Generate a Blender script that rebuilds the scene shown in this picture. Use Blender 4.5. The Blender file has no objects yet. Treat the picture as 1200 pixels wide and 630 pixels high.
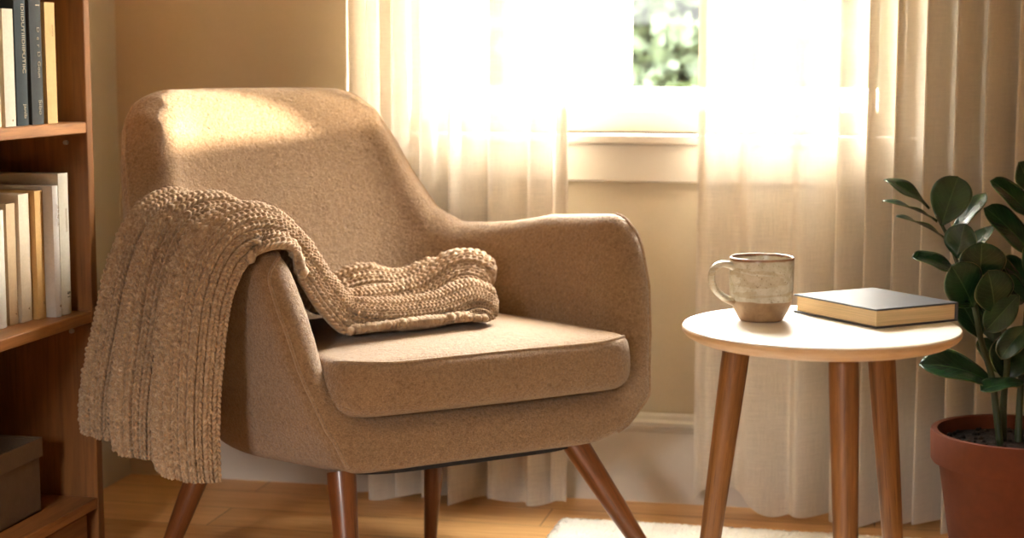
import bpy, bmesh, math, random
import numpy as np
from mathutils import Vector, Matrix
random.seed(7); rng = np.random.default_rng(7)
S = bpy.context.scene
COL = S.collection

# ------------------------------------------------------------------ materials
def lin(r, g, b):
    f = lambda c: (c/255/12.92) if c <= 10.3 else ((c/255+.055)/1.055)**2.4
    return (f(r), f(g), f(b), 1)

class NT:
    def __init__(s, name):
        s.m = bpy.data.materials.new(name); s.m.use_nodes = True
        s.t = s.m.node_tree; s.t.nodes.clear()
        s.out = s.n('ShaderNodeOutputMaterial')
    def n(s, typ, **kw):
        nd = s.t.nodes.new(typ)
        for k, v in kw.items():
            if k.startswith('i_'):
                nd.inputs[k[2:].replace('_', ' ')].default_value = v
            else: setattr(nd, k, v)
        return nd
    def l(s, a, b): s.t.links.new(a, b)
    def coord(s, kind='Object', scale=(1, 1, 1), rot=(0, 0, 0), loc=(0, 0, 0)):
        tc = s.n('ShaderNodeTexCoord'); mp = s.n('ShaderNodeMapping')
        mp.inputs['Scale'].default_value = scale; mp.inputs['Rotation'].default_value = rot; mp.inputs['Location'].default_value = loc
        s.l(tc.outputs[kind], mp.inputs['Vector']); return mp.outputs['Vector']
    def noise(s, vec, scale, detail=4, rough=.55, dist=0):
        nd = s.n('ShaderNodeTexNoise'); s.l(vec, nd.inputs['Vector'])
        nd.inputs['Scale'].default_value = scale; nd.inputs['Detail'].default_value = detail
        nd.inputs['Roughness'].default_value = rough; nd.inputs['Distortion'].default_value = dist
        return nd.outputs['Fac']
    def ramp(s, fac, stops):
        nd = s.n('ShaderNodeValToRGB'); s.l(fac, nd.inputs['Fac'])
        e = nd.color_ramp.elements
        while len(e) < len(stops): e.new(.5)
        for el, (p, c) in zip(e, stops): el.position = p; el.color = c
        return nd.outputs['Color']
    def mixc(s, fac, a, b, mode='MIX'):
        nd = s.n('ShaderNodeMix', data_type='RGBA', blend_type=mode)
        for sock, v in ((nd.inputs[0], fac), (nd.inputs[6], a), (nd.inputs[7], b)):
            if hasattr(v, 'links'): s.l(v, sock)
            else: sock.default_value = v
        return nd.outputs[2]
    def math(s, op, a, b=0, c=0, clamp=False):
        nd = s.n('ShaderNodeMath', operation=op, use_clamp=clamp)
        for i, v in enumerate((a, b, c)):
            if hasattr(v, 'links'): s.l(v, nd.inputs[i])
            else: nd.inputs[i].default_value = v
        return nd.outputs[0]
    def bump(s, h, strength=.3, dist=.002, prev=None):
        nd = s.n('ShaderNodeBump'); s.l(h, nd.inputs['Height'])
        nd.inputs['Strength'].default_value = strength; nd.inputs['Distance'].default_value = dist
        if prev: s.l(prev, nd.inputs['Normal'])
        return nd.outputs['Normal']
    def bsdf(s, color, rough=.6, normal=None, spec=.5, sheen=0, coat=0, sheen_tint=None, sheen_rough=.5, **kw):
        b = s.n('ShaderNodeBsdfPrincipled')
        for k, v in (('Base Color', color), ('Roughness', rough)):
            if hasattr(v, 'links'): s.l(v, b.inputs[k])
            else: b.inputs[k].default_value = v
        b.inputs['Specular IOR Level'].default_value = spec
        b.inputs['Sheen Weight'].default_value = sheen; b.inputs['Sheen Roughness'].default_value = sheen_rough
        if sheen_tint: b.inputs['Sheen Tint'].default_value = sheen_tint
        b.inputs['Coat Weight'].default_value = coat
        for k, v in kw.items(): b.inputs[k.replace('_', ' ')].default_value = v
        if normal: s.l(normal, b.inputs['Normal'])
        return b
    def done(s, b):
        s.l(b.outputs[0], s.out.inputs['Surface']); return s.m

def wood(name, dark, light, scale=(3, 60, 60), rough=.42, grain=.25, bump=.15, coat=0.0):
    k = NT(name); v = k.coord('Object', scale)
    n1 = k.noise(v, 1.2, 6, .6, 1.2); v2 = k.coord('Object', tuple(c*.22 for c in scale)); n2 = k.noise(v2, 1.5, 3, .5, .8)
    f = k.math('ADD', k.math('MULTIPLY', n1, .6), k.math('MULTIPLY', n2, .5))
    c = k.ramp(f, [(.35, dark), (.7, light)])
    v3 = k.coord('Object', tuple(c*(1 if c < 10 else 5) for c in scale)); n3 = k.noise(v3, 1.5, 2)
    c = k.mixc(k.math('MULTIPLY', k.math('GREATER_THAN', n3, .62), grain), c, tuple(x*.45 for x in dark[:3])+(1,))
    return k.done(k.bsdf(c, rough, k.bump(n1, bump, .001), .4, coat=coat))

def plain(name, c, rough=.6, nscale=40, var=.12, bump=.1, bdist=.001, spec=.4, **kw):
    k = NT(name); v = k.coord('Object'); n1 = k.noise(v, nscale, 5); n2 = k.noise(v, nscale*.15, 3)
    f = k.math('ADD', k.math('MULTIPLY', n1, .5), k.math('MULTIPLY', n2, .5))
    col = k.ramp(f, [(.3, tuple(x*(1-var) for x in c[:3])+(1,)), (.7, tuple(min(1, x*(1+var)) for x in c[:3])+(1,))])
    return k.done(k.bsdf(col, rough, k.bump(n1, bump, bdist), spec, **kw))

M = {}
M['wall'] = plain('wall_paint', lin(184, 171, 148), .85, 160, .03, .25, .0008, .2)
M['ceiling'] = plain('ceiling_paint', lin(232, 226, 214), .9, 120, .03)
M['white'] = plain('white_trim_paint', lin(190, 181, 168), .42, 60, .02, .06)
M['wood_shelf'] = wood('shelf_wood', lin(106, 66, 32), lin(172, 116, 66), (50, 4, 50), .42)
M['wood_shelf_v'] = wood('shelf_side_wood', lin(82, 50, 20), lin(130, 82, 38), (50, 50, 3.5), .45)
M['wood_lit_edge'] = wood('lit_edge_wood', lin(150, 96, 48), lin(206, 146, 86), (50, 50, 4), .4)  # lighter copy of the side wood, paints the panel's front edge as lit
M['wood_back_shade'] = wood('shaded_back_wood', lin(30, 18, 10), lin(52, 33, 19), (50, 50, 3.5), .5)  # back wood darkened so its colour carries the shade inside the bookcase
M['wood_leg'] = wood('walnut_leg_wood', lin(74, 40, 18), lin(124, 72, 36), (60, 60, 4), .33, .35, .1, .15)
M['wood_table'] = wood('table_leg_wood', lin(84, 52, 24), lin(148, 98, 52), (65, 65, 4), .42, .4)
M['dark'] = plain('black_underlining', lin(30, 24, 20), .9)

# upholstery: felted wool
def felt(name, a, b):
    k = NT(name); v = k.coord('Object')
    n1 = k.noise(v, 230, 4, .7, 1.2); n2 = k.noise(v, 110, 4, .6, .6); n3 = k.noise(v, 14, 3)
    f = k.math('ADD', k.math('MULTIPLY', n1, .75), k.math('ADD', k.math('MULTIPLY', n2, .17), k.math('MULTIPLY', n3, .08)))
    c = k.ramp(f, [(.34, a), (.68, b)])
    h = k.math('ADD', n1, k.math('MULTIPLY', n2, .9))
    return k.done(k.bsdf(c, .74, k.bump(h, .9, .0040), .32, sheen=.32, sheen_tint=(1, .97, .93, 1), sheen_rough=.3))
M['felt'] = felt('tan_wool_felt', lin(106, 78, 51), lin(166, 133, 98))
M['piping'] = felt('tan_piping', lin(122, 94, 66), lin(178, 146, 112))

# knit yarn
k = NT('marled_yarn'); uv = k.coord('UV')
va = k.n('ShaderNodeMapping'); k.l(uv, va.inputs['Vector']); va.inputs['Scale'].default_value = (70, 60, 1)
n1 = k.noise(va.outputs[0], 2.2, 4, .65, 1.0); n2 = k.noise(k.coord('UV'), 90, 3); n3 = k.noise(k.coord('Object'), 900, 2)
f = k.math('ADD', k.math('MULTIPLY', n1, .62), k.math('ADD', k.math('MULTIPLY', n2, .3), k.math('MULTIPLY', n3, .12)))
c = k.ramp(f, [(.30, lin(112, 86, 62)), (.45, lin(148, 120, 92)), (.56, lin(162, 135, 106)), (.72, lin(196, 174, 148))])
M['knit'] = k.done(k.bsdf(c, .95, k.bump(n3, .5, .001), .1, sheen=.3, sheen_tint=(1, .92, .8, 1)))

# linen curtain
def linen(name, dens, trans, col=(214, 203, 187)):
    k = NT(name)
    def thread(sx, sy, sc):
        mp = k.n('ShaderNodeMapping'); tc = k.n('ShaderNodeTexCoord'); k.l(tc.outputs['UV'], mp.inputs['Vector'])
        mp.inputs['Scale'].default_value = (sx, sy, 1); return k.noise(mp.outputs[0], sc, 3, .6)
    a = thread(420, 10, 1.6); b = thread(10, 420, 1.6); g = thread(1100, 60, 1.2); h = thread(60, 1100, 1.2)
    w = k.math('ADD', k.math('MULTIPLY', k.math('ADD', a, b), .3), k.math('MULTIPLY', k.math('ADD', g, h), .2))
    c = k.ramp(w, [(.38, lin(*[x*.95 for x in col])), (.62, lin(*[min(255, x*1.03) for x in col]))])
    d = k.n('ShaderNodeBsdfDiffuse'); t = k.n('ShaderNodeBsdfTranslucent'); k.l(c, d.inputs[0]); k.l(c, t.inputs[0])
    bm = k.bump(w, .5, .0015); k.l(bm, d.inputs['Normal'])
    m1 = k.n('ShaderNodeMixShader'); m1.inputs[0].default_value = trans; k.l(d.outputs[0], m1.inputs[1]); k.l(t.outputs[0], m1.inputs[2])
    tr = k.n('ShaderNodeBsdfTransparent'); tr.inputs[0].default_value = (1, .97, .92, 1)
    # the open weave closes up when the cloth is seen along its surface
    lw = k.n('ShaderNodeLayerWeight'); lw.inputs[0].default_value = .35
    fac = k.math('MULTIPLY', k.math('POWER', k.math('SUBTRACT', 1, lw.outputs['Facing'], clamp=True), 2.2), k.math('MULTIPLY_ADD', w, -.8, dens+.4), clamp=True)
    m2 = k.n('ShaderNodeMixShader'); k.l(fac, m2.inputs[0]); k.l(m1.outputs[0], m2.inputs[1]); k.l(tr.outputs[0], m2.inputs[2])
    return k.done(m2)
M['linen'] = linen('sheer_linen', .26, .07)

# floor planks (run along x)
k = NT('oak_floor'); v = k.coord('Object')
br = k.n('ShaderNodeTexBrick'); k.l(v, br.inputs['Vector'])
for nm, val in (('Scale', 1), ('Mortar Size', .0012), ('Mortar Smooth', .3), ('Brick Width', 1.3), ('Row Height', .135), ('Bias', 0)): br.inputs[nm].default_value = val
br.inputs['Color1'].default_value = (0, 0, 0, 1); br.inputs['Color2'].default_value = (1, 1, 1, 1); br.inputs['Mortar'].default_value = (.5, .5, .5, 1)
n1 = k.noise(k.coord('Object', (3.5, 55, 55)), 1.3, 6, .6, 1.5); n2 = k.noise(k.coord('Object', (1, 9, 9)), 1.5, 3, .5, 1)
f = k.math('ADD', k.math('MULTIPLY', n1, .55), k.math('ADD', k.math('MULTIPLY', n2, .35), k.math('MULTIPLY', br.outputs['Color'], .14)))
c = k.ramp(f, [(.36, lin(178, 122, 66)), (.7, lin(232, 184, 122))])
c = k.mixc(br.outputs['Fac'], c, lin(80, 46, 22))
M['floor'] = k.done(k.bsdf(c, .36, k.bump(k.math('SUBTRACT', k.math('MULTIPLY', n1, .3), br.outputs['Fac']), .2, .001), .45))

M['rug'] = plain('cream_wool', lin(226, 214, 196), .95, 260, .12, .8, .004, .1, sheen=.3)
M['terracotta'] = plain('terracotta', lin(88, 39, 13), .8, 60, .16, .25, .001, .3)
M['soil'] = plain('soil', lin(28, 20, 15), .95, 120, .5, 1, .006, .2)
M['stem'] = plain('green_stem', lin(44, 54, 28), .55, 90, .25)
k = NT('white_stained_top'); v = k.coord('Object'); sp = k.n('ShaderNodeSeparateXYZ'); k.l(v, sp.inputs[0])
n1 = k.noise(k.coord('Object', (8, 40, 8)), 1.5, 5); wt = k.ramp(n1, [(.3, lin(230, 220, 206)), (.7, lin(240, 232, 220))])
ed = k.ramp(k.noise(k.coord('Object', (20, 20, 160)), 1, 3), [(.3, lin(176, 142, 104)), (.7, lin(200, 168, 130))])
M['tabletop'] = k.done(k.bsdf(k.mixc(k.math('MULTIPLY_ADD', sp.outputs['Z'], 900, -.5345*900, clamp=True), ed, wt), .40, k.bump(n1, .08, .0006), .45))
M['cover_black'] = plain('black_book_cloth', lin(40, 42, 50), .33, 500, .15, .3, .0004, .5)
M['cardboard'] = plain('grey_brown_linen_board', lin(108, 88, 68), .85, 300, .12, .4, .0006, .2)
M['card_in'] = plain('dark_box_lining', lin(40, 32, 26), .9)
M['spruce'] = plain('bark', lin(92, 70, 52), .9, 60, .3, .6, .01)
M['foliage'] = plain('hedge_leaf', lin(50, 57, 46), .8, 3, .12, 0, spec=.1)
M['grass'] = plain('lawn', lin(140, 150, 96), .95, 8, .3, .4, .02)
M['foil'] = plain('silver_gilt_foil', lin(150, 138, 112), .45, 80, .3, .1, .0005, .5)
M['ink'] = plain('printed_ink', lin(120, 96, 70), .8)
M['pin'] = plain('steel_pin', lin(150, 140, 128), .35, Metallic=.9) if False else plain('steel_pin', lin(150, 140, 128), .4)

def pages(name, c):
    k = NT(name); n1 = k.noise(k.coord('Object', (6, 6, 900)), 1, 3)
    col = k.ramp(n1, [(.35, tuple(x*.72 for x in c[:3])+(1,)), (.65, c)])
    return k.done(k.bsdf(col, .8, k.bump(n1, .3, .0005), .2))
M['pages'] = pages('cream_pages', lin(226, 196, 150))
kk = NT('standing_pages'); n1 = kk.noise(kk.coord('Object', (6, 900, 6)), 1, 3)
M['pages_v'] = kk.done(kk.bsdf(kk.ramp(n1, [(.35, lin(176, 150, 112)), (.65, lin(226, 204, 166))]), .8))

# ------------------------------------------------------------------ mesh helpers
def link(name, me, mat=None, parent=None, smooth=False):
    o = bpy.data.objects.new(name, me); COL.objects.link(o)
    if mat: me.materials.append(mat)
    if smooth: me.polygons.foreach_set('use_smooth', [True]*len(me.polygons))
    if parent: o.parent = parent
    return o
def from_bm(name, bm, mat, parent=None, smooth=False, angle=None):
    bmesh.ops.recalc_face_normals(bm, faces=bm.faces)
    me = bpy.data.meshes.new(name); bm.to_mesh(me); bm.free()
    o = link(name, me, mat, parent, smooth or angle is not None)
    if angle is not None: me.set_sharp_from_angle(angle=math.radians(angle))
    return o
def box(bm, x0, x1, y0, y1, z0, z1, bev=0, seg=2, mtx=None):
    r = bmesh.ops.create_cube(bm, size=1)
    vs = r['verts']
    for v in vs: v.co = Vector(((x0+x1)/2+v.co.x*(x1-x0), (y0+y1)/2+v.co.y*(y1-y0), (z0+z1)/2+v.co.z*(z1-z0)))
    if bev:
        es = list({e for v in vs for e in v.link_edges})
        rb = bmesh.ops.bevel(bm, geom=es, offset=bev, segments=seg, profile=.5, affect='EDGES')
        vs = list({v for f in rb['faces'] for v in f.verts} | {v for v in vs if v.is_valid})
    if mtx: bmesh.ops.transform(bm, matrix=mtx, verts=[v for v in vs if v.is_valid])
    return vs
def tube(bm, pts, radii, seg=10, cap=True):
    pts = [Vector(p) for p in pts]; n = len(pts)
    if not hasattr(radii, '__len__'): radii = [radii]*n
    rings = []; t0 = (pts[1]-pts[0]).normalized(); u = t0.orthogonal().normalized()
    for i, p in enumerate(pts):
        t = (pts[min(i+1, n-1)]-pts[max(i-1, 0)]).normalized()
        u = (u - t*u.dot(t)).normalized(); w = t.cross(u)
        rings.append([bm.verts.new(p+(u*math.cos(2*math.pi*j/seg)+w*math.sin(2*math.pi*j/seg))*radii[i]) for j in range(seg)])
    for a, b in zip(rings, rings[1:]):
        for j in range(seg): bm.faces.new((a[j], a[(j+1) % seg], b[(j+1) % seg], b[j]))
    if cap: bm.faces.new(rings[0][::-1]); bm.faces.new(rings[-1])
def lathe(bm, prof, seg=48, close=False):
    rings = []
    for r, z in prof:
        if r < 1e-6: rings.append([bm.verts.new((0, 0, z))])
        else: rings.append([bm.verts.new((r*math.cos(2*math.pi*j/seg), r*math.sin(2*math.pi*j/seg), z)) for j in range(seg)])
    for a, b in zip(rings, rings[1:]):
        for j in range(seg):
            k2 = (j+1) % seg
            if len(a) == 1 and len(b) == 1: continue
            if len(a) == 1: bm.faces.new((a[0], b[j], b[k2]))
            elif len(b) == 1: bm.faces.new((a[j], a[k2], b[0]))
            else: bm.faces.new((a[j], a[k2], b[k2], b[j]))
def empty(name, loc, label, cat, group=None, rz=0):
    o = bpy.data.objects.new(name, None); COL.objects.link(o); o.location = loc; o.rotation_euler = (0, 0, rz)
    o.empty_display_size = .05
    return tag(o, label, cat, group)
def tag(o, label, cat, group=None, kind=None):
    o['label'] = label; o['category'] = cat
    if group: o['group'] = group
    if kind: o['kind'] = kind
    return o
def struct(o, label=None):
    o['kind'] = 'structure'
    if label: o['label'] = label
    return o
def np_mesh(name, V, Fq, uv=None):
    me = bpy.data.meshes.new(name); n = len(Fq)
    me.vertices.add(len(V)); me.vertices.foreach_set('co', np.asarray(V, np.float32).ravel())
    me.loops.add(n*4); me.loops.foreach_set('vertex_index', np.asarray(Fq, np.int32).ravel())
    me.polygons.add(n); me.polygons.foreach_set('loop_start', np.arange(0, n*4, 4, dtype=np.int32))
    if uv is not None:
        l = me.uv_layers.new(name='UVMap'); l.data.foreach_set('uv', np.asarray(uv, np.float32)[np.asarray(Fq).ravel()].ravel())
    me.update(calc_edges=True); me.validate(); return me
def grid_faces(nu, nv):
    i = np.arange(nu*nv).reshape(nu, nv)
    return np.stack([i[:-1, :-1], i[1:, :-1], i[1:, 1:], i[:-1, 1:]], -1).reshape(-1, 4)

# ------------------------------------------------------------------ camera
H = .92; YAW = math.radians(12.3); PIT = math.radians(7.0)
cd = bpy.data.cameras.new('camera'); cam = bpy.data.objects.new('camera', cd); COL.objects.link(cam)
cam.location = (0, 0, H); cam.rotation_euler = (math.pi/2-PIT, 0, YAW)
cd.sensor_width = 36; cd.lens = 60; cd.clip_start = .05; cd.clip_end = 200
cd.dof.use_dof = True; cd.dof.focus_distance = 2.72; cd.dof.aperture_fstop = 3.6
S.camera = cam
fwv = np.array([-math.sin(YAW)*math.cos(PIT), math.cos(YAW)*math.cos(PIT), -math.sin(PIT)])
rtv = np.array([math.cos(YAW), math.sin(YAW), 0.]); upv = np.cross(rtv, fwv)
def at_depth(px, py, d):      # survey helper: where a sight line stands at a given distance
    return np.array([0, 0, H]) + d*(fwv + rtv*(px-600)/2000 - upv*(py-315)/2000)

# ------------------------------------------------------------------ the room
WY = 3.485; WX0 = -1.645; WX1 = 1.75; FY = -1.6; CZ = 2.45
WIN = (-.985, .035, .768, 2.02)
bm = bmesh.new(); box(bm, WX0-.15, WX1+.15, FY-.15, WY+.15, -.1, 0); struct(from_bm('floor', bm, M['floor']))
bm = bmesh.new(); box(bm, WX0-.15, WX1+.15, FY-.15, WY+.15, CZ, CZ+.1); struct(from_bm('ceiling', bm, M['ceiling']))
def wall_hole(name, axis, a0, a1, t0, t1, hole):
    bm = bmesh.new(); h0, h1, z0, z1 = hole
    def b(p0, p1, q0, q1):
        if axis == 'x': box(bm, p0, p1, t0, t1, q0, q1)
        else: box(bm, t0, t1, p0, p1, q0, q1)
    b(a0, h0, 0, CZ); b(h1, a1, 0, CZ); b(h0, h1, 0, z0); b(h0, h1, z1, CZ)
    return struct(from_bm(name, bm, M['wall']))
wall_hole('wall_back', 'x', WX0-.15, WX1+.15, WY, WY+.14, WIN)
bm = bmesh.new(); box(bm, WX0-.15, WX0, FY, WY, 0, CZ); struct(from_bm('wall_left', bm, M['wall']))
bm = bmesh.new(); box(bm, WX1, WX1+.15, FY, WY, 0, CZ); struct(from_bm('wall_right', bm, M['wall']))
wall_hole('wall_front', 'x', WX0-.15, WX1+.15, FY-.15, FY, (-1.3, -.7, 1.1, 1.75))  # opening added in this unseen wall to let in soft fill light

# skirting with a moulded cap
def skirting(name, pts_fn, length):
    prof = [(0, 0), (.016, 0), (.016, .148), (.013, .152), (.013, .156), (.019, .162), (.019, .17), (.012, .176), (.010, .184), (.005, .188), (0, .188)]
    bm = bmesh.new(); A = [bm.verts.new(pts_fn(0, d, z)) for d, z in prof]; B = [bm.verts.new(pts_fn(length, d, z)) for d, z in prof]
    for i in range(len(prof)): j = (i+1) % len(prof); bm.faces.new((A[i], A[j], B[j], B[i]))
    bm.faces.new(A); bm.faces.new(B[::-1]); return struct(from_bm(name, bm, M['white']))
skirting('baseboard_back', lambda s, d, z: (WX0+s, WY-d, z), WX1-WX0)
skirting('baseboard_left', lambda s, d, z: (WX0+d, FY+s, z), WY-FY-.016)
# window
wx0, wx1, wz0, wz1 = WIN
win = bpy.data.objects.new('window_1', None); COL.objects.link(win); win.location = ((wx0+wx1)/2, WY, wz0); struct(win)
def wpart(name, bm, mat, sm=None):
    o = from_bm(name, bm, mat, None, angle=sm) if sm else from_bm(name, bm, mat)
    o.parent = win; o.matrix_parent_inverse = Matrix.Translation(-Vector(win.location)); return o
fy0, fy1 = WY+.045, WY+.09
bm = bmesh.new()
box(bm, wx0, wx0+.04, fy0, fy1, wz0, wz1, .004); box(bm, wx1-.05, wx1, fy0, fy1, wz0, wz1, .004)
box(bm, wx0+.04, wx1-.05, fy0, fy1, wz0, wz0+.048, .004); box(bm, wx0+.04, wx1-.05, fy0, fy1, wz1-.06, wz1, .004)
box(bm, -.722, -.672, fy0, fy1, wz0+.048, wz1-.06, .004)
wpart('window_frame', bm, M['white'])
k = NT('window_glass'); g = k.n('ShaderNodeBsdfGlossy'); g.inputs['Roughness'].default_value = .02; t = k.n('ShaderNodeBsdfTransparent')
t.inputs[0].default_value = (.97, .98, .97, 1); mx = k.n('ShaderNodeMixShader'); mx.inputs[0].default_value = .06; k.l(t.outputs[0], mx.inputs[1]); k.l(g.outputs[0], mx.inputs[2])
M['glass'] = k.done(mx)
for a, b in ((wx0+.04, -.722), (-.672, wx1-.05)):
    bm = bmesh.new(); box(bm, a, b, WY+.066, WY+.070, wz0+.048, wz1-.06); wpart('window_pane', bm, M['glass'])
bm = bmesh.new(); box(bm, wx0-.09, wx1+.09, WY-.034, WY+.05, wz0-.020, wz0, .005, 3); wpart('window_sill', bm, M['white'])
bm = bmesh.new(); box(bm, wx0-.07, wx1+.07, WY-.020, WY, wz0-.098, wz0-.020, .004); wpart('window_apron', bm, M['white'])
for a, b in ((wx0-.075, wx0), (wx1, wx1+.075)):
    bm = bmesh.new(); box(bm, a, b, WY-.018, WY, wz0, wz1, .004); wpart('window_casing', bm, M['white'])
bm = bmesh.new(); box(bm, wx0-.09, wx1+.09, WY-.02, WY, wz1, wz1+.09, .004); wpart('window_casing', bm, M['white'])

# ------------------------------------------------------------------ curtains
def curtain(name, x0, x1, y0, folds, label, seed, hemfn, inner, top=2.25):
    """folds: list of (position 0..1 along the cloth, depth in m) crests; inner: which end carries the doubled hem"""
    r = np.random.default_rng(seed)
    nu, nv = 640, 90
    u = np.linspace(0, 1, nu)[:, None]; v = np.linspace(0, 1, nv)[None, :]
    L = x1-x0
    pos = np.array([f[0] for f in folds]); dep = np.array([f[1] for f in folds])
    ph = np.interp(u, pos, np.arange(len(pos))*2*math.pi)          # one crest per fold, spacing free
    amp = np.interp(u, pos, dep)
    sway = .5*np.sin(v*2.1+u*5)
    X = x0+L*u+amp*.55*np.sin(ph+math.pi/2+sway*.6)*(.8+.35*v)
    Y = y0+amp*np.cos(ph+sway*.6)*(.9+.25*v)+.006*np.sin(u*17+v*1.5)+.0025*np.sin(u*71+v*3)
    Y = np.minimum(Y+.004*np.sin(v*9+u*40)*v, WY-.045)
    Z = top+(hemfn(u)-top)*v+0*X
    V = np.stack([X, Y, Z], -1)
    arc = np.concatenate([[0], np.cumsum(np.hypot(np.diff(X[:, 40]), np.diff(Y[:, 40])))])
    UV = np.stack([np.repeat(arc[:, None], nv, 1), Z], -1)
    o = link(name, np_mesh(name, V.reshape(-1, 3), grid_faces(nu, nv), UV.reshape(-1, 2)), M['linen'], None, True)
    n = int(np.searchsorted(arc, .020)) if inner == 0 else nu-int(np.searchsorted(arc, arc[-1]-.020))
    sl = slice(0, n) if inner == 0 else slice(nu-n, nu)
    H_ = V[sl].copy(); H_[..., 1] -= .0025
    link('side_hem', np_mesh('side_hem', H_.reshape(-1, 3), grid_faces(n, nv), UV[sl].reshape(-1, 2)), M['linen'], o, True)
    return tag(o, label, 'curtain', 'sheer linen curtains')
curtain('curtain', -1.10, -.628, 3.392, [(0, .012), (.12, .03), (.24, .036), (.36, .036), (.47, .036), (.60, .028), (.80, .014), (.93, .016), (1, .006)],
        'sheer beige linen curtain hanging behind the armchair, left side of the window', 1,
        lambda u: .006+.006*np.sin(u*21)+.004*np.sin(u*47), 1)
curtain('curtain', -.366, .43, 3.392, [(0, .004), (.10, .012), (.22, .010), (.33, .022), (.41, .034), (.475, .036), (.54, .034), (.61, .036), (.68, .034), (.75, .036), (.83, .036), (.91, .034), (1, .03)],
        'sheer beige linen curtain hanging behind the side table and potted plant', 2,
        lambda u: .006+.05*np.exp(-((u-.08)/.09)**2)+.006*np.sin(u*25)+.004*np.sin(u*57), 0)

# ------------------------------------------------------------------ rug
def rugm():
    x0, x1, y0, y1 = -.615, .098, 1.5, 3.268; nu, nv = 320, 340
    u = np.linspace(x0, x1, nu)[:, None]+np.zeros((nu, nv)); v = np.linspace(y0, y1, nv)[None, :]+np.zeros((nu, nv))
    e = np.minimum.reduce([u-x0, x1-u, v-y0, y1-v]); z = .013*np.clip(e/.012, 0, 1)**.5+.0005
    z = z+np.where(e > .004, rng.random((nu, nv))*.004, 0)
    jit = np.where(e < .02, .005, .0015)
    V = np.stack([u+(rng.random((nu, nv))-.5)*2*jit, v+(rng.random((nu, nv))-.5)*2*jit, z], -1)
    me = np_mesh('rug', V.reshape(-1, 3), grid_faces(nu, nv)); o = link('rug', me, M['rug'], None, True)
    tag(o, 'cream woven wool rug on the floor under the side table', 'rug')
rugm()

# ------------------------------------------------------------------ bookcase and what it holds
bc = empty('bookcase', (-1.50, 2.30, 0), 'brown wooden bookcase with open shelves against the left wall', 'bookcase')
def part(name, bm, mat, root, **kw):
    o = from_bm(name, bm, mat, None, **kw); o.parent = root; o.matrix_parent_inverse = Matrix.Translation(-Vector(root.location)); return o
BX0, BX1, BY0, BY1 = -1.64, -1.395, 1.86, 2.852
for ya, yb in ((BY0, BY0+.022), (BY1-.024, BY1)):
    bm = bmesh.new(); box(bm, BX0, BX1, ya, yb, 0, 1.92, .0015, 1); sp_ = part('side_panel', bm, M['wood_shelf_v'], bc)
    bm = bmesh.new(); box(bm, BX1-.0005, BX1+.0014, ya+.0005, yb-.0005, .001, 1.9195, .0006, 1); eb = from_bm('lit_edge_strip', bm, M['wood_lit_edge']); eb.parent = sp_; eb.matrix_parent_inverse = Matrix.Translation(-Vector(bc.location))  # added thin strip in lighter wood, painting light on the panel edge
bm = bmesh.new(); box(bm, BX0+.001, BX0+.010, BY0+.022, BY1-.024, .03, 1.90); part('back_panel', bm, M['wood_back_shade'], bc)
for zt in (.122, .467, .809, 1.15, 1.49, 1.92):
    bm = bmesh.new(); box(bm, BX0+.010, BX1-.001, BY0+.022, BY1-.024, zt-.02, zt, .0015, 1); part('shelf', bm, M['wood_shelf'], bc)
bm = bmesh.new(); box(bm, BX1-.03, BX1-.012, BY0+.03, BY1-.045, .008, .096, .002, 1); part('plinth_board', bm, M['wood_shelf'], bc)
for zz in (.772, .43):
    bm = bmesh.new(); tube(bm, [(-1.435, BY1-.024, zz), (-1.435, BY1-.031, zz)], .004, 10); part('shelf_pin', bm, M['pin'], bc)

def cloth(name, c): return plain(name, tuple(x*.72 for x in c[:3])+(1,), .7, 260, .1, .25, .0005, .25)
def text_mesh(txt, size):
    cu = bpy.data.curves.new('t', 'FONT'); cu.body = txt; cu.size = size; cu.align_x = 'LEFT'; cu.align_y = 'CENTER'; cu.extrude = .0003
    o = bpy.data.objects.new('t', cu); COL.objects.link(o)
    dg = bpy.context.evaluated_depsgraph_get(); me = bpy.data.meshes.new_from_object(o.evaluated_get(dg))
    bpy.data.objects.remove(o); me.materials.clear(); return me
def shelf_book(label, y0, y1, xs, z0, h, depth, col, group, texts=(), round_spine=True, pagecol=None, tilt=0):
    t = y1-y0; b = empty('book', (xs, (y0+y1)/2, z0), label, 'book', group)
    b.rotation_euler = (tilt, 0, 0)
    mat = cloth('book_cover', col); cv = .0022
    bm = bmesh.new(); prof = []     # C-shaped case: spine + two boards, extruded up
    n = 7; bul = .004 if round_spine else .0012
    outer = [(-depth, -t/2)] + [(-.003+bul*math.sin(math.pi*i/(n-1)), -t/2+t*i/(n-1)) for i in range(n)] + [(-depth, t/2)]
    inner = [(-depth, t/2-cv), (-.006, t/2-cv), (-.006, -t/2+cv), (-depth, -t/2+cv)]
    loop = outer+inner
    A = [bm.verts.new((x, y, 0)) for x, y in loop]; B = [bm.verts.new((x, y, h)) for x, y in loop]
    for i in range(len(loop)): j = (i+1) % len(loop); bm.faces.new((A[i], A[j], B[j], B[i]))
    bm.faces.new(A); bm.faces.new(B[::-1]); from_bm('cover', bm, mat, b, angle=35)
    bm = bmesh.new(); box(bm, -depth+.004, -.0062, -t/2+cv+.0002, t/2-cv-.0002, .003, h-.003); from_bm('pages', bm, M['pages_v'], b)
    for txt, zt, size, mt, up in texts:
        me = text_mesh(txt, size); o = link('lettering', me, mt, b)
        # reads down the spine (or up)
        xa = .0012 if not round_spine else bul-.0026
        R3 = Matrix(((0, 0, 1), (0, 1, 0), (-1, 0, 0))) if not up else Matrix(((0, 0, 1), (0, -1, 0), (1, 0, 0)))
        R3 = Matrix(((0, 0, 1), (0, 1, 0), (-1, 0, 0)))
        o.matrix_local = Matrix.Translation((xa+.0004, 0, zt)) @ R3.to_4x4()
    return b
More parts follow.
